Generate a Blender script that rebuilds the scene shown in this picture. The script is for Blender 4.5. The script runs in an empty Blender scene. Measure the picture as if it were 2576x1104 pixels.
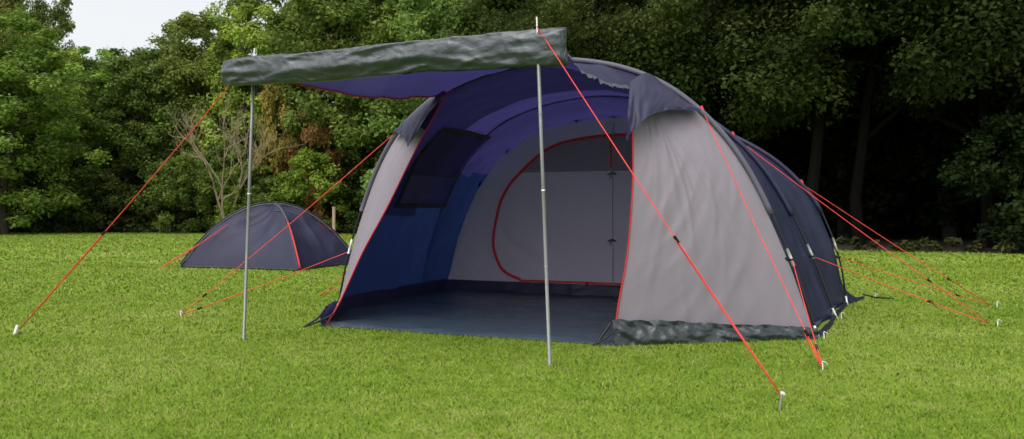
import bpy, math, numpy as np
from mathutils import Vector, noise as mn
scene = bpy.context.scene
scene.view_settings.view_transform='Standard'
scene.view_settings.look='None'
scene.view_settings.exposure=0
COL = scene.collection
RNG = np.random.default_rng(7)

# ------------------------------------------------------------------ nodes
def new_mat(name):
    m=bpy.data.materials.new(name); m.use_nodes=True
    nt=m.node_tree; nt.nodes.clear()
    out=nt.nodes.new('ShaderNodeOutputMaterial')
    return m,nt,out
def N(nt,t,**k):
    n=nt.nodes.new(t)
    for a,b in k.items(): setattr(n,a,b)
    return n
def L(nt,a,b): nt.links.new(a,b)

def fabric(name,diff,trans=None,tfac=0.35,rough=0.55,crease=0.25,cscale=2.2,fine=0.1,spec=0.35,var=0.12,stretch=(1,1,1),rot=(0,0,0),cd=0.05,fsc=14):
    m,nt,out=new_mat(name)
    tc=N(nt,'ShaderNodeTexCoord'); mp=N(nt,'ShaderNodeMapping'); mp.inputs['Scale'].default_value=stretch; mp.inputs['Rotation'].default_value=rot
    L(nt,tc.outputs['Object'],mp.inputs[0])
    n1=N(nt,'ShaderNodeTexNoise',noise_type='RIDGED_MULTIFRACTAL'); n1.inputs['Scale'].default_value=cscale
    n1.inputs['Detail'].default_value=3; n1.inputs['Distortion'].default_value=0.6
    n2=N(nt,'ShaderNodeTexNoise'); n2.inputs['Scale'].default_value=fsc; n2.inputs['Detail'].default_value=4
    n3=N(nt,'ShaderNodeTexNoise'); n3.inputs['Scale'].default_value=1.7; n3.inputs['Detail'].default_value=4
    for n in (n1,n2,n3): L(nt,mp.outputs[0],n.inputs['Vector'])
    b1=N(nt,'ShaderNodeBump'); b1.inputs['Strength'].default_value=crease; b1.inputs['Distance'].default_value=cd
    L(nt,n1.outputs[0],b1.inputs['Height'])
    b2=N(nt,'ShaderNodeBump'); b2.inputs['Strength'].default_value=fine; b2.inputs['Distance'].default_value=0.02
    L(nt,n2.outputs[0],b2.inputs['Height']); L(nt,b1.outputs[0],b2.inputs['Normal'])
    mx=N(nt,'ShaderNodeMix',data_type='RGBA')
    mx.inputs['A'].default_value=(*[c*(1-var) for c in diff],1); mx.inputs['B'].default_value=(*[c*(1+var) for c in diff],1)
    L(nt,n3.outputs[0],mx.inputs['Factor'])
    p=N(nt,'ShaderNodeBsdfPrincipled'); p.inputs['Roughness'].default_value=rough
    p.inputs['Specular IOR Level'].default_value=spec
    L(nt,mx.outputs['Result'],p.inputs['Base Color']); L(nt,b2.outputs[0],p.inputs['Normal'])
    if trans:
        t=N(nt,'ShaderNodeBsdfTranslucent'); t.inputs['Color'].default_value=(*trans,1)
        L(nt,b2.outputs[0],t.inputs['Normal'])
        ms=N(nt,'ShaderNodeMixShader'); ms.inputs[0].default_value=tfac
        L(nt,p.outputs[0],ms.inputs[1]); L(nt,t.outputs[0],ms.inputs[2]); L(nt,ms.outputs[0],out.inputs[0])
    else: L(nt,p.outputs[0],out.inputs[0])
    return m
def plain(name,col,rough=0.5,metal=0.0,spec=0.5):
    m,nt,out=new_mat(name)
    p=N(nt,'ShaderNodeBsdfPrincipled'); p.inputs['Roughness'].default_value=rough
    p.inputs['Metallic'].default_value=metal; p.inputs['Specular IOR Level'].default_value=spec
    n=N(nt,'ShaderNodeTexNoise'); n.inputs['Scale'].default_value=30
    tc=N(nt,'ShaderNodeTexCoord'); L(nt,tc.outputs['Object'],n.inputs['Vector'])
    mx=N(nt,'ShaderNodeMix',data_type='RGBA')
    mx.inputs['A'].default_value=(*[c*0.85 for c in col],1); mx.inputs['B'].default_value=(*[min(1,c*1.12) for c in col],1)
    L(nt,n.outputs[0],mx.inputs['Factor']); L(nt,mx.outputs['Result'],p.inputs['Base Color'])
    L(nt,p.outputs[0],out.inputs[0]); return m

M_GREY=fabric('grey_polyester',(0.37,0.325,0.38),(0.42,0.38,0.42),0.25,0.55,0.42,3.4,0.06,0.3,0.04,(1.8,1.8,0.5),(0.0,0.6,0.3),0.035)
M_GREY_IN=fabric('inner_tent_fabric',(0.74,0.69,0.80),(0.75,0.7,0.8),0.3,0.8,0.25,1.4,0.1,0.1,0.04)
M_MESH=fabric('inner_mesh_panel',(0.26,0.24,0.29),None,0,0.8,0.2,1.4,0.1,0.1,0.08)
M_NAVY=fabric('navy_polyester',(0.042,0.041,0.092),(0.060,0.052,0.21),0.32,0.5,0.5,1.8,0.15,0.3,0.15)
M_NAVY2=fabric('navy_hood',(0.040,0.040,0.085),(0.06,0.055,0.22),0.2,0.45,0.7,3.0,0.15,0.35,0.15)
M_BLUE=fabric('navy_polyester_side',(0.028,0.034,0.078),(0.015,0.034,0.145),0.28,0.48,0.6,1.8,0.15,0.35,0.15)
M_ROOF=fabric('grey_roof_fabric',(0.20,0.19,0.235),(0.6,0.6,0.7),0.55,0.5,0.4,2.0,0.1,0.3,0.08)
M_SLEEVE=fabric('sleeve_fabric',(0.12,0.115,0.155),None,0.5,0.5,0.4,2.0,0.1,0.3,0.08)
M_SMALL=fabric('navy_dome_fabric',(0.032,0.032,0.070),(0.06,0.06,0.2),0.1,0.5,0.6,2.2,0.12,0.28,0.12,(1,1,0.5))
M_TARP=fabric('crinkled_tarp',(0.030,0.041,0.045),None,0,0.27,0.6,4.2,0.30,0.65,0.08,(0.8,1,1.3),(0,0.5,0),0.045,20)
M_SHEET=fabric('groundsheet',(0.058,0.084,0.112),None,0,0.32,0.4,2.5,0.12,0.6,0.12)
M_RED=plain('red_webbing',(0.62,0.022,0.03),0.6)
M_ROPE=plain('red_cord',(0.85,0.06,0.045),0.6)
M_BLACK=plain('black_plastic',(0.012,0.012,0.016),0.4)
M_STEEL=plain('painted_steel_pole',(0.22,0.23,0.21),0.4,0.3)
M_FERR=plain('bright_steel',(0.7,0.7,0.69),0.3,0.3)
M_BARW=plain('dead_wood',(0.33,0.25,0.17),0.9)
M_BARK=plain('bark',(0.05,0.04,0.03),0.95)
M_BARK_SHADE=plain('shaded_bark',(0.009,0.008,0.007),0.95,0,0.1)  # shaded copy of the bark: dimness under the crowns put into its colour
M_PANE=fabric('smoked_window',(0.13,0.12,0.22),(0.25,0.22,0.55),0.45,0.35,0.3,3,0.1,0.4,0.1)
M_PANE2=fabric('window_curtain',(0.085,0.08,0.14),(0.15,0.14,0.32),0.4,0.5,0.5,3,0.1,0.3,0.1)

# ------------------------------------------------------------------ mesh utils
def mesh_np(name,V,F,mats,mi=None,attr=None,smooth=True,parent=None,col=None,link=True):
    V=np.asarray(V,dtype=np.float32).reshape(-1,3); F=np.asarray(F,dtype=np.int32); k=F.shape[1]
    me=bpy.data.meshes.new(name)
    me.vertices.add(len(V)); me.vertices.foreach_set('co',V.ravel())
    me.loops.add(F.size); me.loops.foreach_set('vertex_index',F.ravel())
    me.polygons.add(len(F)); me.polygons.foreach_set('loop_start',np.arange(0,F.size,k,dtype=np.int32))
    try: me.polygons.foreach_set('loop_total',np.full(len(F),k,dtype=np.int32))
    except Exception: pass
    if mi is not None: me.polygons.foreach_set('material_index',np.asarray(mi,dtype=np.int32))
    me.polygons.foreach_set('use_smooth',np.full(len(F),smooth,dtype=bool))
    for m in mats: me.materials.append(m)
    me.update(calc_edges=True)
    if attr is not None:
        a=me.attributes.new('lv','FLOAT','FACE'); a.data.foreach_set('value',np.asarray(attr,dtype=np.float32))
    if not link: return me
    return place(name,me,parent)
def place(name,me,parent=None,loc=(0,0,0),rot=0,sc=(1,1,1),col=None):
    o=bpy.data.objects.new(name,me); COL.objects.link(o)
    o.location=loc; o.rotation_euler=(0,0,rot); o.scale=sc
    if col: o.color=(*col,1)
    if parent: o.parent=parent
    return o
def grid(name,P,mats,parent=None,mi=None):
    P=np.asarray(P,dtype=np.float32); n,m=P.shape[:2]
    i=np.arange(n-1)[:,None]*m+np.arange(m-1)[None,:]
    F=np.stack([i,i+1,i+m+1,i+m],-1).reshape(-1,4)
    if not isinstance(mats,(list,tuple)): mats=[mats]
    return mesh_np(name,P,F,mats,mi,parent=parent)
def sweep(pts,rad,sides=8,off=0):
    pts=np.asarray(pts,dtype=float); n=len(pts)
    rad=np.broadcast_to(np.asarray(rad,dtype=float),(n,))
    T=np.gradient(pts,axis=0); T/=np.linalg.norm(T,axis=1)[:,None]+1e-9
    ref=np.array([0,0,1.0]) if abs(T[0][2])<0.9 else np.array([1.0,0,0])
    ang=np.linspace(0,2*np.pi,sides,endpoint=False)
    V=[]
    u=np.cross(T[0],ref); u/=np.linalg.norm(u)
    for k in range(n):
        u=u-T[k]*np.dot(u,T[k]); u/=np.linalg.norm(u)+1e-9
        w=np.cross(T[k],u)
        V.append(pts[k]+rad[k]*(np.cos(ang)[:,None]*u+np.sin(ang)[:,None]*w))
    V=np.concatenate(V); F=[]
    for k in range(n-1):
        for j in range(sides):
            a=k*sides+j; b=k*sides+(j+1)%sides
            F.append((a,b,b+sides,a+sides))
    if sides==8:
        for base in (0,(n-1)*sides):
            F+= [(base,base+1,base+2,base+3),(base,base+3,base+4,base+7),(base+4,base+5,base+6,base+7)]
    elif sides==4:
        for base in (0,(n-1)*sides): F.append((base,base+1,base+2,base+3))
    return V,np.array(F)+off
def tube(name,pts,r,mat,parent=None,sides=8):
    V,F=sweep(pts,r,sides); return mesh_np(name,V,F,[mat],parent=parent)
def catmull(P,n):
    P=np.asarray(P,dtype=float); Q=np.vstack([2*P[0]-P[1],P,2*P[-1]-P[-2]])
    out=[]
    for i in range(1,len(Q)-2):
        t=np.linspace(0,1,24,endpoint=False)[:,None]
        a,b,c,d=Q[i-1],Q[i],Q[i+1],Q[i+2]
        out.append(0.5*((2*b)+(-a+c)*t+(2*a-5*b+4*c-d)*t**2+(-a+3*b-3*c+d)*t**3))
    out=np.vstack(out+[P[-1:]])
    s=np.r_[0,np.cumsum(np.linalg.norm(np.diff(out,axis=0),axis=1))]
    q=np.linspace(0,s[-1],n)
    return np.stack([np.interp(q,s,out[:,k]) for k in range(out.shape[1])],1)
def nz(x,y,z=0): return mn.noise(Vector((x,y,z)))
def ridge(x,y,z=0): return 1-2*min(1,abs(mn.noise(Vector((x,y,z))))*2.6)
def wrinkle(P,amp,f,dirv,seed=0.0,edge=True,st=(1,1,1)):
    n,m=P.shape[:2]; Q=P.copy(); d=np.array(dirv,float)
    for i in range(n):
        for j in range(m):
            p=P[i,j]
            v=nz(p[0]*f*st[0]+seed,p[1]*f*st[1],p[2]*f*st[2])+0.5*nz(p[0]*f*2.3*st[0],p[1]*f*2.3*st[1]+seed,p[2]*f*2.3*st[2])
            w=1.0
            if edge: w=min(1,4*min(i/(n-1),1-i/(n-1)))*min(1,4*min(j/(m-1),1-j/(m-1)))
            Q[i,j]+=d*amp*v*w
    return Q
def empty(name,loc=(0,0,0),rot=0):
    e=bpy.data.objects.new(name,None); COL.objects.link(e); e.location=loc; e.rotation_euler=(0,0,rot); return e

# ------------------------------------------------------------------ big tent
OX,OY=0.33,6.72; ANG=math.atan2(-0.377,0.926)
ca,sa=math.cos(ANG),math.sin(ANG)
tent=empty('tunnel_tent',(OX,OY,0),ANG)
def loc(p): x,y=p[0]-OX,p[1]-OY; return np.array([x*ca+y*sa,-x*sa+y*ca,p[2]])
PL=[(0,1),(.15,.99),(.3,.965),(.42,.93),(.51,.89),(.60,.83),(.70,.744),(.78,.63),(.852,.48),(.934,.26),(1,0)]
PR=[(0,1),(.15,.985),(.3,.95),(.45,.885),(.58,.79),(.7,.66),(.8,.50),(.9,.28),(.95,.145),(1,0)]
PR3=[(0,1),(.3,.96),(.5,.88),(.7,.74),(.85,.56),(.92,.40),(.97,.22),(1,0)]
def hoop(hl,hr,H,tl,tr,pr=PR,n=97):
    pts=[(-a*hl,b*H) for a,b in PL[::-1]]+[(a*hr,b*H) for a,b in pr[1:]]
    C=catmull(pts,n); s=C[:,0]; t=np.interp(s,[-hl,hr],[tl,tr])
    return np.stack([s,t,np.maximum(C[:,1],0)],1)
H1=hoop(2.12,2.085,2.20,0,0); H2=hoop(2.12,2.21,2.10,1.55,1.2); H3=hoop(2.1,2.31,1.98,2.45,2.25,PR3)
def bay(A,B,m,sag,seed,amp=0.014):
    P=np.zeros((len(A),m+1,3))
    for j in range(m+1):
        v=j/m; q=A*(1-v)+B*v; k=1-sag*math.sin(math.pi*v)
        q=q.copy(); q[:,0]*=k; q[:,2]*=k; P[:,j]=q
    Q=P.copy()
    for i in range(P.shape[0]):
        for j in range(1,m):
            p=P[i,j]; w=(nz(p[0]*2+seed,p[1]*5,p[2]*2)+.6*ridge(p[0]*1.2+seed,p[1]*4,p[2]*3))*amp
            Q[i,j,0]+=w*np.sign(p[0])*min(1,abs(p[0])); Q[i,j,2]+=w*min(1,p[2]*2)
    return Q
n=97
def side_mi(P,lim=1.35):
    z=(P[:-1,:-1,2]+P[1:,1:,2])/2
    return (z<lim).astype(int).ravel()
B1=bay(H1,H2,20,0.035,1.0); B2=bay(H2,H3,16,0.03,5.0)
grid('flysheet_front_bay',B1,[M_NAVY,M_BLUE],tent,side_mi(B1))
grid('flysheet_rear_bay',B2,[M_NAVY,M_BLUE],tent,side_mi(B2))
base=np.zeros_like(H3)
bp=catmull([(-2.3,2.9),(-2.0,3.35),(-1.0,3.6),(0.2,3.65),(1.4,3.5),(2.1,3.2),(2.52,2.95)],n)
base[:,0]=bp[:,0]; base[:,1]=bp[:,1]
PE=np.zeros((n,15,3))
for j in range(15):
    v=j/14; q=H3*(1-v)+base*v; q=q.copy(); q[:,2]=H3[:,2]*(1-v)**0.8; PE[:,j]=q
PE=wrinkle(PE,0.02,2.0,(0,1,0),3.0)
grid('flysheet_rear_end',PE,M_BLUE,tent)
i0,i1=14,78
RB=B1[i0:i1+1,0:12].copy()
ctr=np.array([0,0.0,0.6])
for i in range(RB.shape[0]):
    for j in range(RB.shape[1]):
        d=RB[i,j]-ctr; d[1]=0; d/=np.linalg.norm(d); RB[i,j]+=d*0.014
RB[:,0,1]-=0.02
grid('roof_band',RB,M_ROOF,tent)
def outward(H,k,dt=0.0):
    q=H.copy(); d=q-np.array([0,0,0.5]); d[:,1]=0; d/=np.linalg.norm(d,axis=1)[:,None]; q+=d*k; q[:,1]+=dt; q[:,2]=np.maximum(q[:,2],0.0); return q
for k,(H,nm) in enumerate(((H1,'front'),(H2,'middle'),(H3,'rear'))):
    q=outward(H,0.028,0.0)
    tube('hoop_pole_'+nm,q,0.009,M_BLACK,tent)
    lo=14
    tube('pole_sleeve_'+nm,outward(H,0.022)[lo:n-lo],0.022,M_SLEEVE if k==0 else M_NAVY2,tent)
    for side in (0,1):
        idx=[i for i in range(n) if (H[i,0]>0)==bool(side) and 0.50<H[i,2]<0.68]
        if len(idx)>1: tube('pole_ferrule',q[idx],0.0120,M_FERR,tent)
        e=0 if side==0 else n-1
        p=q[e]; tube('pole_foot',[p,p+(q[e+(1 if side==0 else -1)]-p)*1.5],0.010,M_FERR,tent)
# front panels
NR=72
DR=catmull([(.77,-.84,.0),(.79,-.81,.25),(.84,-.73,.65),(.85,-.61,1.15),(.81,-.45,1.58),(.77,-.31,1.93)],NR)
DL=catmull([(-1.65,-.877,.0),(-1.56,-.80,.2),(-1.42,-.68,.6),(-1.26,-.55,.98),(-1.09,-.35,1.49),(-.90,-.17,1.96)],NR)
iR=[i for i in range(n) if H1[i,0]>=0.80]; HR=catmull(H1[iR][::-1],NR)
iL=[i for i in range(n) if H1[i,0]<=-0.95]; HL=catmull(H1[iL],NR)
def panel(D,H,nu,bul,seed,cr):
    P=np.zeros((NR,nu,3))
    for j in range(nu):
        u=j/(nu-1); P[:,j]=D*(1-u)+H*u
    for i in range(NR):
        for j in range(nu):
            u=j/(nu-1); v=i/(NR-1)
            P[i,j]+=np.array(bul)*math.sin(math.pi*u)*math.sin(math.pi*v)
            w=min(1,4*u)*min(1,3*(1-u))*(0.3+0.7*math.sin(math.pi*v))
            # tension folds radiating from the hood (u~.35,v~1.05) and thin diagonal creases
            ang=math.atan2(u-.35,1.12-v); rad=math.hypot(u-.35,1.12-v)
            r=0.75*nz(ang*7+seed,rad*1.2,seed)+0.45*ridge(ang*8+seed,rad*1.6,1.0)
            r+=0.30*ridge(u*5-v*7+seed,v*1.2+u*1.2,4.0)+.14*ridge(u*9-v*15,v*3+u*3,seed)
            P[i,j]+=np.array([0.2,-1,0])*cr*r*w
    return P
GR=panel(DR,HR,120,(0.03,-0.05,0.0),2.2,0.017)
mi=np.zeros((NR-1,119),int); mi[61:,:]=1
grid('front_panel_right',GR,[M_GREY,M_NAVY2],tent,mi.ravel())
GL=panel(DL,HL,48,(-0.02,-0.03,0),7.7,0.012)
mi=np.zeros((NR-1,47),int); mi[59:,:]=1
grid('front_panel_left',GL,[M_GREY,M_NAVY2],tent,mi.ravel())
off=np.array([0,-0.006,0])
tube('door_trim_right',DR+off,0.0065,M_RED,tent)
tube('door_trim_left',DL+off,0.0065,M_RED,tent)
def hood(name,top,bot,dirv,seed):
    A=catmull(top,44); B=catmull(bot,44); P=np.zeros((44,20,3))
    for j in range(20):
        v=j/19; P[:,j]=A*(1-v)+B*v+np.array(dirv)*math.sin(v*math.pi*0.75)
    for i in range(44):
        for j in range(20):
            P[i,j]+=np.array([0,-1,.2])*.018*(j/19)*(nz(i*.22+seed,j*.08)+.7*ridge(i*.26+j*.1+seed,j*.12))
    grid(name,P,M_NAVY2,tent)
hood('vent_hood_right',[(.755,-.32,1.945),(.86,-.16,2.03),(1.0,-.05,1.92),(1.22,-.03,1.735)],
     [(.80,-.62,1.44),(.87,-.58,1.55),(1.02,-.40,1.68),(1.25,-.06,1.70)],(0.02,-0.07,0.02),1.1)
hood('vent_hood_left',[(-.89,-.19,1.97),(-1.0,-.10,2.0),(-1.2,-.04,1.88),(-1.45,-.03,1.66)],
     [(-1.08,-.46,1.46),(-1.18,-.38,1.57),(-1.32,-.22,1.61),(-1.47,-.06,1.62)],(-0.02,-0.05,0.02),4.1)
def skirt(name,base,hts,mat,seed,outv,nn_=110):
    A=catmull(base,nn_); P=np.zeros((nn_,11,3))
    for i in range(nn_):
        h=np.interp(i/(nn_-1),np.linspace(0,1,len(hts)),hts); x_=i*60/nn_
        for j in range(11):
            v=j/10
            P[i,j]=A[i]+np.array(outv)*(0.05*(1-v)**1.5+0.02*math.sin(v*math.pi))+np.array([0,0,h*v+0.002])
            P[i,j]+=np.array(outv)*(0.030*nz(x_*0.22+seed,v*2.0)+.010*ridge(x_*.3+v*2,v*1.8+seed)+.004*ridge(x_*.7-v*3,v*3,seed))*(1 if 0<j else .5)
            P[i,j,2]+=0.014*nz(x_*0.3,seed+v)*v
    grid(name,P,mat,tent)
skirt('mud_flap_right',[(.765,-.87,0),(1.2,-.60,0),(1.7,-.28,0),(2.10,-.03,0)],[.18,.16,.13,.11,.08],M_TARP,3.3,(.5,-.85,0))
skirt('mud_flap_left',[(-1.64,-.90,0),(-1.8,-.6,0),(-2.0,-.25,0),(-2.13,0,0)],[.16,.13,.1],M_NAVY2,8.3,(-.5,-.85,0))
skirt('mud_flap_side',[(2.10,0.0,0),(2.18,.6,0),(2.22,1.2,0),(2.32,2.2,0),(2.5,2.9,0)],[.05,.045,.04],M_BLUE,5.3,(.3,0,0))
# canopy
nu,nv=80,34
uu=np.linspace(0,1,nu); back=np.zeros((nu,3))
sx=-.93+uu*(.80+.93); back[:,0]=sx; back[:,2]=np.interp(sx,H1[:,0],H1[:,2])
front=np.zeros((nu,3)); front[:,0]=-1.80+uu*(2.42); front[:,1]=-1.70; front[:,2]=2.055+0.01*np.sin(uu*math.pi)
CP=np.zeros((nu,nv,3))
for j in range(nv):
    v=j/(nv-1); q=back*(1-v)+front*v
    e=np.abs(2*uu-1)**4
    sag=(0.07*math.sin(math.pi*v))*(1-e)+e*0.155*(math.sin(math.pi*v)**0.6 if 0<v<1 else 0)
    q[:,2]-=sag
    q[:,0]+=np.where(uu>0.5,-1,1)*e*0.03*math.sin(math.pi*v)
    CP[:,j]=q
for i in range(nu):
    for j in range(1,nv-1):
        CP[i,j,2]+=0.018*nz(CP[i,j,0]*3,CP[i,j,1]*1.2,4)+.009*ridge(CP[i,j,0]*3+CP[i,j,1]*2,CP[i,j,1]*1.5,8)
grid('canopy',CP,M_NAVY,tent)
tube('canopy_edge_left',CP[0]+np.array([0,0,-.006]),0.007,M_RED,tent)
ES=np.zeros((nv*3,5,3)); edge=catmull(CP[-1],nv*3)
for i in range(nv*3):
    for j in range(5):
        ES[i,j]=edge[i]+np.array([0.02*j/4+0.008*math.sin(i*.9+2*nz(i*.2,3))*j/4,0,-0.03*j/4*(1+0.8*nz(i*.4,0))])
grid('canopy_hem',ES,M_SLEEVE,tent)
# rolled tarp flap at the canopy front
nr,nc=440,56; VR=np.zeros((nr,nc+1,3))
for i in range(nr):
    u=i/(nr-1); s=-1.955+u*2.66
    endk=min(1,(min(u,1-u)*26))**0.5
    hh=(0.094+0.026*u+0.008*nz(s*2,9))*(0.88+0.12*endk); tt=0.042*(0.25+0.75*endk)
    zc=1.954+0.002*u+0.012*math.sin(u*3.1)-0.014*nz(s*1.3,3)
    for j in range(nc+1):
        a=2*math.pi*j/nc
        y=math.cos(a); z=math.sin(a)
        y=np.sign(y)*abs(y)**0.6; z=np.sign(z)*abs(z)**0.8
        px,py,pz=s,-1.72+tt*y,zc+hh*z
        r1=ridge(s*1.5+pz*5,pz*9-s*.6+1.5,y*0.4)
        r2=ridge(s*4.0-pz*9+5,pz*9+s,y*.4)
        r4=ridge(s*9+pz*14+5,pz*16-s*3,y*.4)
        r3=nz(s*1.1,pz*6,y*.5+9)
        dd=0.009*r1+0.0055*r2+0.0022*r4+0.026*r3
        px+=0.01*nz(pz*15,s*4,1) + (0.03*nz(pz*12,7.7) if (i<4 or i>nr-5) else 0)
        VR[i,j]=(px,py+dd*(-1 if y<0 else 1)*abs(y),pz+dd*0.4*z)
grid('rolled_door_flap',VR,M_TARP,tent)
for nm,i in (('a',0),('b',nr-1)):
    c=VR[i].mean(0); P=np.stack([VR[i],VR[i]*0.5+c*0.5,np.repeat(c[None],nc+1,0)+1e-4*VR[i]],0)
    grid('flap_end_'+nm,P,M_TARP,tent)
# canopy poles
for nm,f,t in (('left',(-1.97,5.84,0),(-1.892,5.84,2.14)),('right',(.233,4.90,0),(.152,4.90,2.145))):
    f,t=loc(f),loc(t); z=(t-f)
    tube('canopy_pole_'+nm,[f,f+z*.5,f+z*.955],0.0115,M_STEEL,tent)
    tube('pole_spike_'+nm,[f+z*.95,t],0.005,M_FERR,tent)
    for k in (.28,.5,.72): tube('pole_joint_'+nm,[f+z*k,f+z*(k+.004)],0.0130,M_FERR if k==.5 else M_STEEL,tent)
# groundsheet
gt=np.linspace(-.90,2.02,60); gs=np.linspace(0,1,100); GS=np.zeros((100,60,3))
for i,u in enumerate(gs):
    for j,t in enumerate(gt):
        l=np.interp(t,[-.9,0,1.5,2.1],[-1.66,-2.06,-2.06,-2.04]); r=np.interp(t,[-.9,0,1.2,2.1],[.79,2.05,2.15,2.25])
        s=l+(r-l)*u
        z=.024+.010*nz(s*3,t*3,1)+.006*nz(s*9,t*7,2)+.005*ridge(s*2,t*3,5)
        tt=t
        if j==0: z=.004; tt=t-.01+0.016*nz(s*3,0,5)
        if j==1: z+=.006
        GS[i,j]=(s,tt,z)
grid('groundsheet',GS,M_SHEET,tent)
PW=[]
for t in np.linspace(-.80,2.0,30):
    l=np.interp(t,[-.9,0,1.5,2.1],[-1.60,-2.04,-2.04,-2.02])
    PW.append([(l+.03+.01*nz(t*4,k),t,.02+.13*k) for k in np.linspace(0,1,5)])
grid('groundsheet_wall_left',PW,M_NAVY2,tent)
TI=2.02
PW=[]
for s in np.linspace(-2.02,2.1,60):
    PW.append([(s,TI-.03-.02*nz(s*3,k*2)-.03*(1-k),.02+.12*k) for k in np.linspace(0,1,5)])
grid('bedroom_sill',PW,M_NAVY2,tent)
# bedroom front wall
tz_s=[-2.0,-1.87,-1.70,-1.35,-.91,-.58,0,.6,.95,1.4,1.75,1.95,2.1]; tz_z=[.13,.62,1.08,1.54,1.82,1.90,1.955,1.90,1.80,1.5,1.05,.6,.13]
def fyv(s,z,v): return TI+.025*nz(s*2.2,z*1.3,3)+.01*nz(s*7,z*3,1)+.008*ridge(s*2.5+z*1.5,z*2,6)+.08*max(0,v-.7)
IW=np.zeros((160,50,3))
for i,s in enumerate(np.linspace(-2.0,2.1,160)):
    zt=np.interp(s,tz_s,tz_z)
    for j in range(50):
        v=j/49; z=.13+(zt-.13)*v
        IW[i,j]=(s,fyv(s,z,v),z)
grid('bedroom_wall',IW,M_GREY_IN,tent)
def fy(s,z):
    zt=np.interp(s,tz_s,tz_z); v=(z-.13)/max(.01,zt-.13)
    return fyv(s,z,v)
arch=[(-1.064,.165),(-1.25,.24),(-1.35,.36),(-1.405,.62),(-1.30,1.08),(-1.064,1.39),(-.732,1.64),(-.362,1.735),(.1,1.76),(.55,1.72),(.93,1.60),(1.25,1.36),(1.48,1.05),(1.58,.62),(1.5,.34),(1.3,.17)]
A=catmull(arch,160); A3=np.array([(s,fy(s,z)-.008,z) for s,z in A])
def ribbon(name,A3,w,mat):
    P=np.zeros((len(A3),2,3)); T=np.gradient(A3,axis=0); nn=np.stack([-T[:,2],0*T[:,0],T[:,0]],1); nn/=np.linalg.norm(nn,axis=1)[:,None]+1e-9
    P[:,0]=A3-nn*w/2; P[:,1]=A3+nn*w/2; grid(name,P,mat,tent)
ribbon('door_zip',A3,.034,M_RED)
bl=np.array([(s,fy(s,.155)-.009,.155) for s in np.linspace(-1.08,1.35,40)]); ribbon('door_zip_base',bl,.024,M_RED)
MS=[]
for s in np.linspace(-1.06,1.22,50):
    k=A[:,1]>1.0; zt=max(1.385,np.interp(s,A[k][:,0],A[k][:,1])-.012); MS.append([(s,fy(s,z)-.005,z) for z in np.linspace(1.375,zt,10)])
grid('mesh_panel',MS,M_MESH,tent)
cz=np.array([(0.0,fy(0,z)-.012,z) for z in np.linspace(.0,1.9,60)]); ribbon('centre_seam',cz,.010,M_GREY)
cz=np.array([(-.02,fy(0,z)-.014,z) for z in np.linspace(1.41,1.74,12)]); ribbon('centre_tab',cz,.022,M_RED)
for z in (.62,1.34):
    y=fy(0,z)-.03
    tube('toggle',[(-.05,y,z-.008),(-.01,y,z+.012),(.04,y,z-.004)],.007,M_BLACK,tent)
    tube('toggle_cord',[(-.01,y,z),(-.03,y,z-.05)],.004,M_BLACK,tent)
tube('door_pull',[(-.29,TI-.03,.16),(-.29,TI-.03,.06)],.012,M_RED,tent)
for s in (-1.6,-1.25,-.85,-.42,0.0,.5):
    zi=np.interp(s,tz_s,tz_z); zo=np.interp(s*1.1,H3[:,0],H3[:,2]); a=np.array([s,TI+.03,zi]); b=np.array([s*1.1,TI+.3,zo])
    tube('inner_clip',[a,a*.6+b*.4,b*.95+a*.05],.010,M_BLACK,tent)
    tube('clip_buckle',[a+np.array([0,-.02,.02]),a+np.array([.0,-.02,.08])],.026,M_BLACK,tent)
def lw(t,z,inn=.04):
    j=t/1.55*20; j0=int(min(19,j)); f=j-j0
    c=B1[:45,j0]*(1-f)+B1[:45,j0+1]*f
    s=np.interp(z,c[:,2],c[:,0]); return (s+inn*.8,t,z-inn*.3)
def wq(name,t0,t1,z0,z1,mat,inn):
    P=[[lw(t,z,inn) for z in np.linspace(z0,z1,12)] for t in np.linspace(t0,t1,12)]
    grid(name,P,mat,tent)
wq('window_pane_lower',.40,1.46,1.03,1.32,M_PANE,.045); wq('window_pane_upper',.40,1.46,1.335,1.72,M_PANE2,.045)
for nm,a in (('bottom',(.36,1.50,.99,1.035)),('top',(.36,1.50,1.71,1.755)),('left',(.355,.41,.99,1.755)),('right',(1.455,1.51,.99,1.755)),('mid',(.40,1.46,1.31,1.335))):
    wq('window_frame_'+nm,*a,M_BLACK,.055)
tube('strap_left',catmull([(-1.62,-.9,.17),(-1.66,-.97,.08),(-1.72,-1.02,.03),(-1.76,-1.04,.0)],12),.010,M_BLACK,tent)
tube('strap_left_b',catmull([(-1.58,-.88,.1),(-1.66,-.95,.05),(-1.75,-.98,.01)],12),.008,M_BLACK,tent)
tube('strap_right',catmull([(.76,-.88,.16),(.72,-.93,.09),(.68,-.97,.02)],12),.011,M_BLACK,tent)
tube('strap_right_b',catmull([(.80,-.9,.12),(.74,-.97,.06),(.66,-1.0,.01)],12),.008,M_BLACK,tent)
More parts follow.
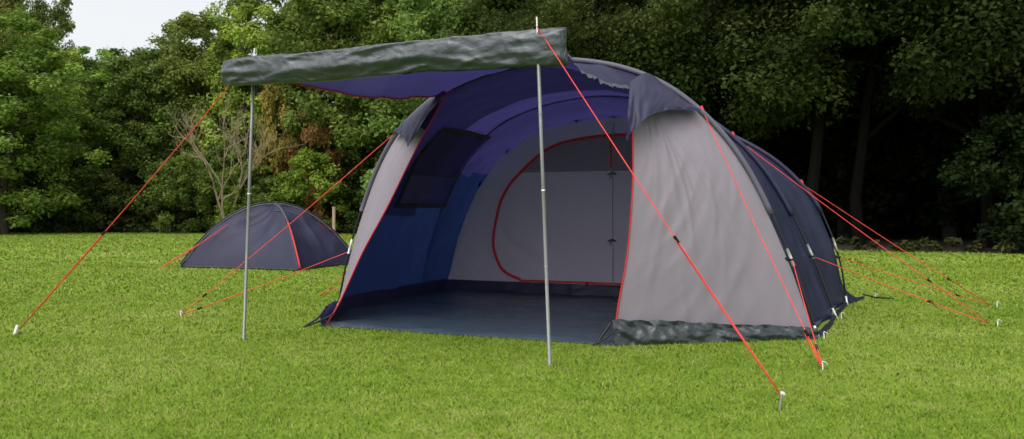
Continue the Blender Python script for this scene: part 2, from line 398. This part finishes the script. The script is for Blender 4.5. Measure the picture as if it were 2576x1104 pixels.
# ropes
def hp(H,side,z,k=0.03):
    idx=[i for i in range(n) if (H[i,0]>0)==(side>0)]; c=H[idx]; o=np.argsort(c[:,2])
    s=np.interp(z,c[o][:,2],c[o][:,0]); t=np.interp(z,c[o][:,2],c[o][:,1]); return np.array([s+side*k,t,z+k*.3])
def rope(a,b,sl=None,r=.0034,parent=tent):
    a=np.array(a,float); b=np.array(b,float)
    m=(a+b)/2; m=m-np.array([0,0,.006*np.linalg.norm(b-a)])
    P=catmull([a,m,b],20)
    tube('guy_rope',P,r,M_ROPE,parent,8)
    if sl:
        q=P[int(sl*19)]; T=(b-a)/np.linalg.norm(b-a); sd=np.cross(T,[0,0,1]); sd/=np.linalg.norm(sd)
        tube('rope_tensioner',[q-T*.022,q+T*.022],.009,M_BLACK,parent)
        tube('guy_rope_return',[q+sd*.014,q*.4+b*.6+sd*.012,b+sd*.004],r*.9,M_ROPE,parent)
def peg(p,dirv=(0,-.3,1),parent=tent):
    p=np.array(p,float); d=np.array(dirv,float); d/=np.linalg.norm(d)
    tube('tent_peg',[p-d*.06,p+d*.03],.0035,M_FERR,parent)
    h=np.array([1,0,0])*.022
    tube('peg_hook',catmull([p+d*.025-h*.2,p+d*.04,p+d*.03+h,p+d*.01+h*1.3],8),.0035,M_FERR,parent)
LPt=loc((-1.892,5.84,2.08)); RPt=loc((.152,4.90,2.09))
g=lambda x,y,z=.03: loc((x,y,z))
rope(LPt,g(-3.81,6.15,.035),.68)
tube('peg_plate',[g(-3.84,6.17,.05),g(-3.69,5.90,.035)],.011,M_FERR,tent)
rope(RPt,g(1.316,3.887,.05),.66)
tube('peg_stake',[g(1.318,3.885,.055),g(1.275,3.79,.0)],.005,M_STEEL,tent)
tube('peg_cap',[g(1.328,3.89,.055),g(1.315,3.88,.062)],.011,M_FERR,tent)
P3=g(1.845,4.72,.02)
rope(hp(H1,1,1.71),P3,.93); rope(hp(H1,1,.57),P3,.85); peg(P3)
P4=g(-2.94,7.06,.02)
rope(hp(H1,-1,1.68),P4,.93); rope(hp(H1,-1,.55),P4,.9); peg(P4)
P6=g(3.92,6.53,.02); rope(hp(H2,1,1.62),P6,.8); rope(hp(H2,1,.53),P6,.7); peg(P6+np.array([.06,0,0]))
P5=g(4.69,7.80,.02); rope(hp(H3,1,1.2),P5,.8); rope(hp(H3,1,.47),P5,.8); peg(P5+np.array([.06,0,0]))
P7=g(-2.09,8.65,.02); rope(hp(H2,-1,.5),P7,.8); rope(hp(H2,-1,1.2),P7,.8)
tube('rear_strap',[(2.5,2.93,.05),(2.62,2.97,.02),(2.8,3.0,.01)],.008,M_BLACK,tent)
peg((2.62,2.97,.02)); peg(loc((2.30,5.86,.02))); peg(loc((2.88,6.95,.02)))
for H,z in ((H1,1.71),(H2,1.62),(H3,1.2)):
    q=hp(H,1,z); tube('guy_loop',[q,q+np.array([-.02,0,.05])],.012,M_RED,tent)
for H,z in ((H1,.57),(H2,.53),(H3,.47)):
    q=hp(H,1,z,.02); tube('pole_clip',[q+np.array([-.05,0,.01]),q+np.array([.02,0,0])],.014,M_BLACK,tent)

# ------------------------------------------------------------------ small dome tent
st=empty('dome_tent',(-4.05,13.5,0))
cs=[np.array(p)-np.array([-4.05,13.5]) for p in ((-5.42,13.02),(-3.28,12.3),(-2.70,13.9),(-4.84,14.66))]
nt_,nrr=128,34; SP=np.zeros((nt_+1,nrr,3))
for i in range(nt_+1):
    k=(i/nt_*4)%4; a=int(k)%4; f=k-int(k)
    b=cs[a]*(1-f)+cs[(a+1)%4]*f; b=b*(1-.07*math.sin(math.pi*f))
    for j in range(nrr):
        r=j/(nrr-1)
        z=1.02*(1-r**2.1)*(1-.20*math.sin(math.pi*f)*math.sin(math.pi*r))
        q=b*r
        w=(nz(q[0]*3,q[1]*3,z*2)+.6*ridge(f*3+a*3,r*2.5+f*2,1))*.018*math.sin(math.pi*r)
        SP[i,j]=(q[0]+w*np.sign(q[0]),q[1]-w,z+.02+w)
grid('dome_flysheet',SP,M_SMALL,st)
for d in (0,1):
    pts=[]
    for x in np.linspace(-1,1,41):
        c=cs[d]*max(0,-x)+cs[d+2]*max(0,x); pts.append((c[0]*1.01,c[1]*1.01,1.02*(1-abs(x)**2.1)+.06))
    tube('dome_pole_%d'%d,pts,.011,M_BLACK,st)
pts=[(cs[1][0]*x*1.012,cs[1][1]*x*1.012-.01,1.02*(1-x**2.1)+.04) for x in np.linspace(.55,1,14)]
tube('dome_zip',pts,.016,M_RED,st)
for d in range(4):
    pts=[(cs[d][0]*x*1.005,cs[d][1]*x*1.005,1.02*(1-x**2.1)+.03) for x in np.linspace(.02,1,20)]
    tube('dome_seam',pts,.014,M_SLEEVE,st)
tube('vent_edge',catmull([(.12,-.42,.93),(.3,-.3,.93),(.46,-.15,.85)],10),.010,M_SLEEVE,st)
def srope(a,b): 
    o=np.array([-4.05,13.5,0]); tube('guy_rope',[np.array(a)-o,(np.array(a)+np.array(b))/2-o-np.array([0,0,.02]),np.array(b)-o],.006,M_ROPE,st)
srope((-4.80,13.25,.68),(-5.68,12.9,.02)); srope((-3.3,13.5,.72),(-2.4,14.6,.15)); srope((-4.7,13.15,.70),(-5.62,12.75,.02))
srope((-2.75,13.85,.25),(-2.2,13.6,.02))
for a in range(4):
    A_,B_=cs[a],cs[(a+1)%4]
    tube('dome_hem',[(*((A_*(1-f)+B_*f)*(1-.07*math.sin(math.pi*f))),.02) for f in np.linspace(0,1,12)],.02,M_BLACK,st)

# ------------------------------------------------------------------ lawn
def yb(x):
    return np.interp(x,[-60,-7,8,11,40],[33,32,18.2,17.0,15.5])
def grass_colour(nt,bright=1.0):
    gm=N(nt,'ShaderNodeNewGeometry')
    a=N(nt,'ShaderNodeTexNoise'); a.inputs['Scale'].default_value=.5; a.inputs['Detail'].default_value=5; a.inputs['Roughness'].default_value=.6
    b=N(nt,'ShaderNodeTexNoise'); b.inputs['Scale'].default_value=5; b.inputs['Detail'].default_value=6; b.inputs['Roughness'].default_value=.7
    L(nt,gm.outputs['Position'],a.inputs['Vector']); L(nt,gm.outputs['Position'],b.inputs['Vector'])
    mm=N(nt,'ShaderNodeMath',operation='ADD'); L(nt,a.outputs[0],mm.inputs[0]); L(nt,b.outputs[0],mm.inputs[1])
    mh=N(nt,'ShaderNodeMath',operation='MULTIPLY'); mh.inputs[1].default_value=.5; L(nt,mm.outputs[0],mh.inputs[0])
    r=N(nt,'ShaderNodeValToRGB'); e=r.color_ramp.elements
    e[0].position=.34; e[0].color=(.135*bright,.240*bright,.022*bright,1)
    e[1].position=.66; e[1].color=(.32*bright,.385*bright,.085*bright,1)
    k=r.color_ramp.elements.new(.5); k.color=(.212*bright,.318*bright,.036*bright,1)
    L(nt,mh.outputs[0],r.inputs[0]); return r
m,nt,out=new_mat('lawn_turf')
r=grass_colour(nt,.78)
p=N(nt,'ShaderNodeBsdfPrincipled'); p.inputs['Roughness'].default_value=.9; p.inputs['Specular IOR Level'].default_value=.1
L(nt,r.outputs[0],p.inputs['Base Color'])
gm=N(nt,'ShaderNodeNewGeometry'); nb=N(nt,'ShaderNodeTexNoise'); nb.inputs['Scale'].default_value=60; nb.inputs['Detail'].default_value=4
L(nt,gm.outputs['Position'],nb.inputs['Vector']); bb=N(nt,'ShaderNodeBump'); bb.inputs['Distance'].default_value=.02; bb.inputs['Strength'].default_value=.6
L(nt,nb.outputs[0],bb.inputs['Height']); L(nt,bb.outputs[0],p.inputs['Normal']); L(nt,p.outputs[0],out.inputs[0])
M_LAWN=m
m,nt,out=new_mat('grass_blades')
r=grass_colour(nt,1.0)
at=N(nt,'ShaderNodeAttribute',attribute_name='lv')
rr=N(nt,'ShaderNodeMapRange'); rr.inputs['To Min'].default_value=.80; rr.inputs['To Max'].default_value=1.20; L(nt,at.outputs['Fac'],rr.inputs['Value'])
vm=N(nt,'ShaderNodeVectorMath',operation='SCALE'); L(nt,r.outputs[0],vm.inputs[0]); L(nt,rr.outputs[0],vm.inputs['Scale'])
gt_=N(nt,'ShaderNodeMath',operation='GREATER_THAN'); gt_.inputs[1].default_value=.95; L(nt,at.outputs['Fac'],gt_.inputs[0])
mx=N(nt,'ShaderNodeMix',data_type='RGBA'); mx.inputs['B'].default_value=(.40,.36,.15,1); L(nt,gt_.outputs[0],mx.inputs['Factor']); L(nt,vm.outputs[0],mx.inputs['A'])
d=N(nt,'ShaderNodeBsdfDiffuse'); L(nt,mx.outputs['Result'],d.inputs[0])
g2=N(nt,'ShaderNodeNewGeometry'); nm=N(nt,'ShaderNodeVectorMath',operation='MULTIPLY_ADD'); nm.inputs[1].default_value=(.4,.4,.4); nm.inputs[2].default_value=(0,0,.9)
L(nt,g2.outputs['Normal'],nm.inputs[0]); nn=N(nt,'ShaderNodeVectorMath',operation='NORMALIZE'); L(nt,nm.outputs[0],nn.inputs[0]); L(nt,nn.outputs[0],d.inputs['Normal'])
L(nt,d.outputs[0],out.inputs[0]); M_BLADE=m

xs=np.linspace(-150,150,61); ys=np.linspace(-40,260,61)
G=np.zeros((61,61,3)); G[:,:,0]=xs[:,None]; G[:,:,1]=ys[None,:]
grid('lawn',G,M_LAWN)
def in_tent(X,Y):
    x=X-OX; y=Y-OY; s=x*ca+y*sa; t=-x*sa+y*ca
    l=np.interp(t,[-.9,0,1.5,2.4,2.9,3.6],[-1.64,-2.08,-2.08,-2.08,-2.2,-.8]); r_=np.interp(t,[-.9,0,1.2,2.3,2.9,3.6],[.8,2.08,2.2,2.3,2.4,.8])
    return (t>-.89)&(t<3.5)&(s>l)&(s<r_)
VV=[];LV=[]
for y0,y1,den,w,h in ((2.2,4.2,9500,.0023,.016),(4.2,6,5600,.0030,.017),(6,9,2800,.0043,.019),(9,14,950,.008,.022),(14,33,150,.018,.028)):
    kx=.80; area=kx*(y1*y1-y0*y0); c=int(area*den)
    Y=np.sqrt(RNG.uniform(y0*y0,y1*y1,c)); X=RNG.uniform(-kx,kx,c)*Y
    k=~in_tent(X,Y)&(Y<yb(X)+.3); X=X[k];Y=Y[k];c=len(X)
    az=RNG.uniform(0,2*np.pi,c); hh=h*RNG.uniform(.4,1.3,c)*(1+.12*np.sin(X*5+2*np.sin(Y*2.1))*np.sin(Y*4.3+X)); ww=w*RNG.uniform(.6,1.3,c)
    lean=RNG.uniform(.2,1.6,c)*hh; la=RNG.uniform(0,2*np.pi,c)
    V=np.zeros((c,3,3)); V[:,0,0]=X-np.cos(az)*ww; V[:,0,1]=Y-np.sin(az)*ww; V[:,1,0]=X+np.cos(az)*ww; V[:,1,1]=Y+np.sin(az)*ww
    V[:,2,0]=X+np.cos(la)*lean; V[:,2,1]=Y+np.sin(la)*lean; V[:,2,2]=hh
    VV.append(V.reshape(-1,3)); LV.append(RNG.random(c))
V=np.concatenate(VV); F=np.arange(len(V)).reshape(-1,3)
mesh_np('grass',V,F,[M_BLADE],attr=np.concatenate(LV),smooth=False)

# ------------------------------------------------------------------ woodland floor
M_SOIL=plain('leaf_litter',(.035,.028,.016),.95)
FL=[]
for x in np.linspace(-60,45,240):
    e=float(yb(x))+.3*nz(x*.7,2)+.15*nz(x*3,1)
    FL.append([(x,e+d_,.006) for d_ in (0,2,8,40)])
grid('woodland_floor',FL,M_SOIL)

# ------------------------------------------------------------------ foliage
def leaf_mat(name,trans=.25):
    m,nt,out=new_mat(name)
    oi=N(nt,'ShaderNodeObjectInfo'); at=N(nt,'ShaderNodeAttribute',attribute_name='lv')
    mr=N(nt,'ShaderNodeMapRange'); mr.inputs['To Min'].default_value=.55; mr.inputs['To Max'].default_value=1.45
    L(nt,at.outputs['Fac'],mr.inputs['Value'])
    vm=N(nt,'ShaderNodeVectorMath',operation='SCALE'); L(nt,oi.outputs['Color'],vm.inputs[0]); L(nt,mr.outputs[0],vm.inputs['Scale'])
    hs=N(nt,'ShaderNodeHueSaturation'); hr=N(nt,'ShaderNodeMapRange'); hr.inputs['To Min'].default_value=.515; hr.inputs['To Max'].default_value=.475
    L(nt,at.outputs['Fac'],hr.inputs['Value']); L(nt,hr.outputs[0],hs.inputs['Hue']); L(nt,vm.outputs[0],hs.inputs['Color'])
    d=N(nt,'ShaderNodeBsdfDiffuse'); L(nt,hs.outputs[0],d.inputs[0])
    if trans>0:
        t=N(nt,'ShaderNodeBsdfTranslucent'); L(nt,hs.outputs[0],t.inputs[0]); ms=N(nt,'ShaderNodeMixShader'); ms.inputs[0].default_value=trans
        L(nt,d.outputs[0],ms.inputs[1]); L(nt,t.outputs[0],ms.inputs[2]); L(nt,ms.outputs[0],out.inputs[0])
    else: L(nt,d.outputs[0],out.inputs[0])
    return m
M_LEAF=leaf_mat('leaves',.32); M_LEAF0=leaf_mat('dense_leaves',0)
def leaf_cloud(C,R,cnt,size,rng,squash=.72):
    C=np.asarray(C,float); R=np.asarray(R,float); nC=len(C)
    idx=np.repeat(np.arange(nC),cnt); n_=len(idx)
    d=rng.normal(size=(n_,3)); d/=np.linalg.norm(d,axis=1)[:,None]
    rad=rng.random(n_)**.45*(1+.25*rng.normal(size=n_)*.5)
    pos=C[idx]+d*(rad*R[idx])[:,None]*np.array([1,1,squash])
    nr_=d*.5+np.array([0,0,.6])+rng.normal(size=(n_,3))*.45; nr_/=np.linalg.norm(nr_,axis=1)[:,None]
    t=np.cross(nr_,rng.normal(size=(n_,3))); t/=np.linalg.norm(t,axis=1)[:,None]; b=np.cross(nr_,t)
    Ln=size*rng.uniform(.6,1.35,n_); W=Ln*rng.uniform(.45,.75,n_)
    V=np.stack([pos-t*(Ln/2)[:,None],pos+b*(W/2)[:,None],pos+t*(Ln/2)[:,None],pos-b*(W/2)[:,None]],1).reshape(-1,3)
    F=np.arange(n_*4).reshape(-1,4); cv=rng.random(nC)
    return V,F,np.clip(.5*cv[idx]+.5*rng.random(n_),0,1)
def tree_mesh(name,seed,H,R,base,ncl,per,size,cr=(.55,1.05),trunk=True,bark=None):
    rng=np.random.default_rng(seed); Vs=[];Fs=[];mi=[];at=[];off_=0
    ph=rng.uniform(0,6,3)
    def env(zz,az): return R*math.sqrt(max(.02,1-((zz-.42)/.62)**2))*(1+.22*math.sin(2*az+ph[0]+zz*4)+.16*math.sin(5*az+ph[1]-zz*7))
    def add(V,F,m_,a):
        nonlocal off_
        Vs.append(V);Fs.append(F+off_);mi.append(np.full(len(F),m_));at.append(a if a is not None else np.full(len(F),.5)); off_+=len(V)
    tz=np.linspace(0,H*.86,9); tp=np.stack([.16*np.cumsum(rng.normal(size=9))*.5,.16*np.cumsum(rng.normal(size=9))*.5,tz],1); tp[:,:2]-=tp[0,:2]
    C=[];Rr=[]
    if trunk:
        add(*sweep(tp,np.linspace(.015*H,.004*H,9),8),0,None)
        for k in range(18):
            z0=rng.uniform(max(.8,base*.75),H*.8); az=k*2.4+rng.uniform(-.4,.4)
            st_=np.array([np.interp(z0,tz,tp[:,0]),np.interp(z0,tz,tp[:,1]),z0])
            zz=min(1,max(0,(z0-base)/(H-base))); ln=env(min(.95,zz+.15),az)*.88
            en=st_+np.array([math.cos(az)*ln,math.sin(az)*ln,ln*rng.uniform(.25,.75)])
            mid=(st_+en)/2+rng.normal(size=3)*.12+np.array([0,0,-.05*ln])
            add(*sweep(catmull([st_,mid,en],6),np.linspace(.006*H,.0018*H,6),4),0,None)
            if en[2]>base: C.append(en); Rr.append(rng.uniform(*cr))
            for q in range(3):
                e2=mid+rng.normal(size=3)*.5*ln*.6; e2[2]=abs(e2[2]-mid[2])+mid[2]
                add(*sweep([mid,(mid+e2)/2+rng.normal(size=3)*.06,e2],[.003*H,.002*H,.001*H],4),0,None)
                if e2[2]>base: C.append(e2); Rr.append(rng.uniform(*cr)*.8)
    for k in range(ncl):
        zz=rng.random()**.85; az=rng.uniform(0,6.283); e=env(zz,az)*math.sqrt(rng.uniform(.25,1))
        C.append((math.cos(az)*e,math.sin(az)*e,base+(H-base)*zz)); Rr.append(rng.uniform(*cr)*(1.0-.35*zz))
    V,F,a=leaf_cloud(C,Rr,per,size,rng); V[:,2]=np.maximum(V[:,2],.03)
    add(V,F,1,a)
    return mesh_np(name,np.concatenate(Vs),np.concatenate(Fs),[bark or M_BARK,M_LEAF],np.concatenate(mi),np.concatenate(at),smooth=False,link=False)
T=[tree_mesh('broadleaf_a',11,11,3.0,.5,120,220,.165,(.45,.95)),tree_mesh('broadleaf_b',12,11,2.6,.6,120,220,.165,(.45,.95)),tree_mesh('broadleaf_c',13,11,3.2,.8,130,220,.17,(.45,.95))]
TH=[tree_mesh('highcrown_a',21,10,3.2,3.1,95,300,.12,(.45,.9),True,M_BARK_SHADE),tree_mesh('highcrown_b',22,10,2.9,2.8,95,300,.12,(.45,.9),True,M_BARK_SHADE)]
BU=[tree_mesh('shrub_a',31,3,1.3,.1,50,170,.12,(.25,.55),False),tree_mesh('shrub_b',32,3,1.6,.1,60,170,.12,(.25,.5),False)]
LIGHT=(.25,.34,.072); MID=(.18,.26,.060); OLIVE=(.235,.255,.075); DEEP=(.13,.195,.048); DARK=(.068,.100,.028); SHADED=(.014,.022,.008)  # the two darkest tones put shade under the trees into the leaf colour
rg=np.random.default_rng(5)
def jit(c,k=.2): 
    f=1+rg.uniform(-k,k); return tuple(x*f*(1+rg.uniform(-.1,.1)) for x in c)
def tree(me,x,y,h,mh,col,w=None):
    s=h/mh; w=w or s
    place('broadleaf_tree' if mh>5 else 'shrub',me,None,(x,y,0),rg.uniform(0,6.28),(w,w,s),jit(col))
x=-30.0; k=0
while x<-6:
    y=32+rg.uniform(1.8,4.2); h=rg.uniform(10.8,13)
    if -19.8<x<-14.6: h=7.9
    elif -14.6<x<-11.2: h=9.6
    tree(T[k%3],x,y,h,11,[MID,LIGHT,DEEP,OLIVE,MID,LIGHT,DEEP][k%7],rg.uniform(.65,.95)); x+=rg.uniform(1.9,2.8); k+=1
x=-34.0
while x<-4:
    y=38+rg.uniform(0,2); h=rg.uniform(12,14.5)
    if -24<x<-17: h=8.6
    elif -17<x<-12.5: h=10.0
    tree(T[k%3],x,y,h,11,[DEEP,MID,DEEP][k%3],1.05); x+=rg.uniform(3.2,4.2); k+=1
tree(T[1],-19.3,30.3,8.4,11,(.21,.34,.065),.95)
tree(T[0],-23.5,30.5,9.6,11,LIGHT,1.0)
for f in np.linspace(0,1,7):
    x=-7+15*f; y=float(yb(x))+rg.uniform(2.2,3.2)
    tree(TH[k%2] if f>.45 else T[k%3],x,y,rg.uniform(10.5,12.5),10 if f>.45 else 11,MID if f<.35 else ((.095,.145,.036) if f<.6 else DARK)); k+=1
    tree(T[k%3],x+2.6,y+4.6,rg.uniform(12,14),11,DARK if f<.5 else SHADED); k+=1
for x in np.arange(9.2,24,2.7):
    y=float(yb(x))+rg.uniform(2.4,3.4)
    tree(TH[k%2],x,y,rg.uniform(10.5,12),10,(.052,.078,.024) if x<13 else (.036,.057,.018)); k+=1  # lower light on the right-hand trees put into their leaf colour
    tree(T[k%3],x+1.5,y+4.5,rg.uniform(12,14),11,SHADED); k+=1
for x in np.arange(-29,-5.5,1.2):
    tree(BU[k%2],x+rg.uniform(-.4,.4),32+rg.uniform(.7,2.0),rg.uniform(1.6,4.2),3,[MID,DARK,DEEP,DARK][k%4],rg.uniform(.8,1.2)); k+=1
tree(BU[0],-7.9,30.9,3.1,3,(.23,.36,.06),.95); tree(BU[1],-10.5,31.2,2.7,3,(.22,.32,.06),.8)
tree(BU[0],-13.2,31.4,2.9,3,MID,.9); tree(BU[1],-9.2,31.6,2.2,3,LIGHT,.8)
tree(BU[1],-7.9,32.0,4.9,3,(.32,.18,.07),.85); tree(BU[0],-9.6,32.6,5.9,3,(.32,.23,.06),.8)
for f in np.linspace(.05,.5,6):
    x=-7+15*f; tree(BU[k%2],x,float(yb(x))+1.0,rg.uniform(2,3.2),3,DARK,1.1); k+=1
for x,h in ((11.6,3.0),(12.6,4.2),(13.8,4.8),(15.6,5.0),(17.5,4.4)):
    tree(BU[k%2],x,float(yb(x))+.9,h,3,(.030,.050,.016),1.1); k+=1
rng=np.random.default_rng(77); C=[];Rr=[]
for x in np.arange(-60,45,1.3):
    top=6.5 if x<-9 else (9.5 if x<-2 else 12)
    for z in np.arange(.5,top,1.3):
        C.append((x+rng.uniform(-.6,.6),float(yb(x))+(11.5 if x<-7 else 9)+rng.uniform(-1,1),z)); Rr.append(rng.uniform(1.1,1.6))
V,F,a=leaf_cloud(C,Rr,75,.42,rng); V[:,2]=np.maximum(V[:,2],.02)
wm=mesh_np('woodland',V,F,[M_LEAF0],attr=a,smooth=False); wm.color=(.014,.022,.009,1)  # near-black leaf colour paints in the shade deep in the wood
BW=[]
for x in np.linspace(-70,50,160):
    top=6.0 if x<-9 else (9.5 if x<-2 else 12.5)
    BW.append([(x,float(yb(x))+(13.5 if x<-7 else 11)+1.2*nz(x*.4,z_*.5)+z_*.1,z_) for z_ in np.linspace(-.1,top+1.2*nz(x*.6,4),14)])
grid('woodland_shade_backing',BW,fabric('shade_backing',(.010,.016,.007),None,0,.95,1.0,1.5,.6,.0,.5))  # near-black backing sheet, its colour standing in for shade between the trees
C=[];Rr=[]
for x in np.arange(-45,16,.22):
    hx=.5 if x<-2 else .22
    C.append((x,float(yb(x))+rng.uniform(-.05,.9),rng.uniform(.02,hx))); Rr.append(rng.uniform(.2,.45) if x<-2 else rng.uniform(.1,.25))
V,F,a=leaf_cloud(C,Rr,60,.14,rng); V[:,2]=np.maximum(V[:,2],.02)
fr=mesh_np('undergrowth',V,F,[M_LEAF],attr=a,smooth=False); fr.color=(.065,.075,.027,1)
def dead(seed):
    rng=np.random.default_rng(seed); Vs=[];Fs=[];o=0
    def br(p,d,l,r,lv):
        nonlocal o
        pts=[p]; q=p.copy(); dd=d.copy()
        for i in range(4):
            dd=dd+rng.normal(size=3)*.13; dd[2]+=.03; dd/=np.linalg.norm(dd); q=q+dd*l/4; pts.append(q.copy())
        V,F=sweep(pts,np.linspace(r,r*.6,5),4,o); Vs.append(V);Fs.append(F); o+=len(V)
        if lv>0:
            for k in range(3):
                nd=dd+rng.normal(size=3)*.5; nd[2]=abs(nd[2])*.9+.25; nd/=np.linalg.norm(nd)
                br(pts[-1-(k%2)*1],nd,l*rng.uniform(.62,.85),r*.58,lv-1)
    for a_ in (-.25,.3,.05): br(np.array([0,0,0.]),np.array([a_,.1*a_,1.]),1.9,.06,4)
    return mesh_np('dead_tree',np.concatenate(Vs),np.concatenate(Fs),[M_BARW],smooth=False)
dt=dead(4); dt.location=(-10.9,30.4,.0); dt.scale=(.8,.8,.95)
V,F=sweep([(0,0,0),(0,0,1.05)],.06,8); fp=mesh_np('fence_post',V,F,[M_BARW]); fp.location=(-6.7,29.9,0)

# ------------------------------------------------------------------ light
w=bpy.data.worlds.new('World'); scene.world=w; w.use_nodes=True; nt=w.node_tree; nt.nodes.clear()
sk=nt.nodes.new('ShaderNodeTexSky'); sk.sky_type='NISHITA'; sk.sun_disc=False
EL,AZ=math.radians(60),math.radians(222)
sk.sun_elevation=EL; sk.sun_rotation=AZ; sk.dust_density=3; sk.air_density=1.2
hs=nt.nodes.new('ShaderNodeHueSaturation'); hs.inputs['Saturation'].default_value=.15; hs.inputs['Value'].default_value=1.5
bg=nt.nodes.new('ShaderNodeBackground'); bg.inputs['Strength'].default_value=.15
ow=nt.nodes.new('ShaderNodeOutputWorld')
nt.links.new(sk.outputs[0],hs.inputs['Color']); nt.links.new(hs.outputs[0],bg.inputs[0]); nt.links.new(bg.outputs[0],ow.inputs[0])
sl=bpy.data.lights.new('sun','SUN'); sl.energy=1.2; sl.angle=math.radians(75); sl.color=(1,.97,.93)
so=bpy.data.objects.new('sun',sl); COL.objects.link(so)
dv=Vector((math.sin(AZ)*math.cos(EL),math.cos(AZ)*math.cos(EL),math.sin(EL)))
so.rotation_euler=dv.to_track_quat('Z','Y').to_euler(); so.location=(0,0,20)
cam=bpy.data.cameras.new('camera'); co=bpy.data.objects.new('camera',cam); COL.objects.link(co)
co.location=(0,0,.96); co.rotation_euler=(math.radians(90),0,0)
cam.sensor_width=36; cam.lens=27.95; cam.shift_y=-.0101; cam.clip_start=.05; cam.clip_end=2000
cam.dof.use_dof=True; cam.dof.focus_distance=6.3; cam.dof.aperture_fstop=4.0
scene.camera=co
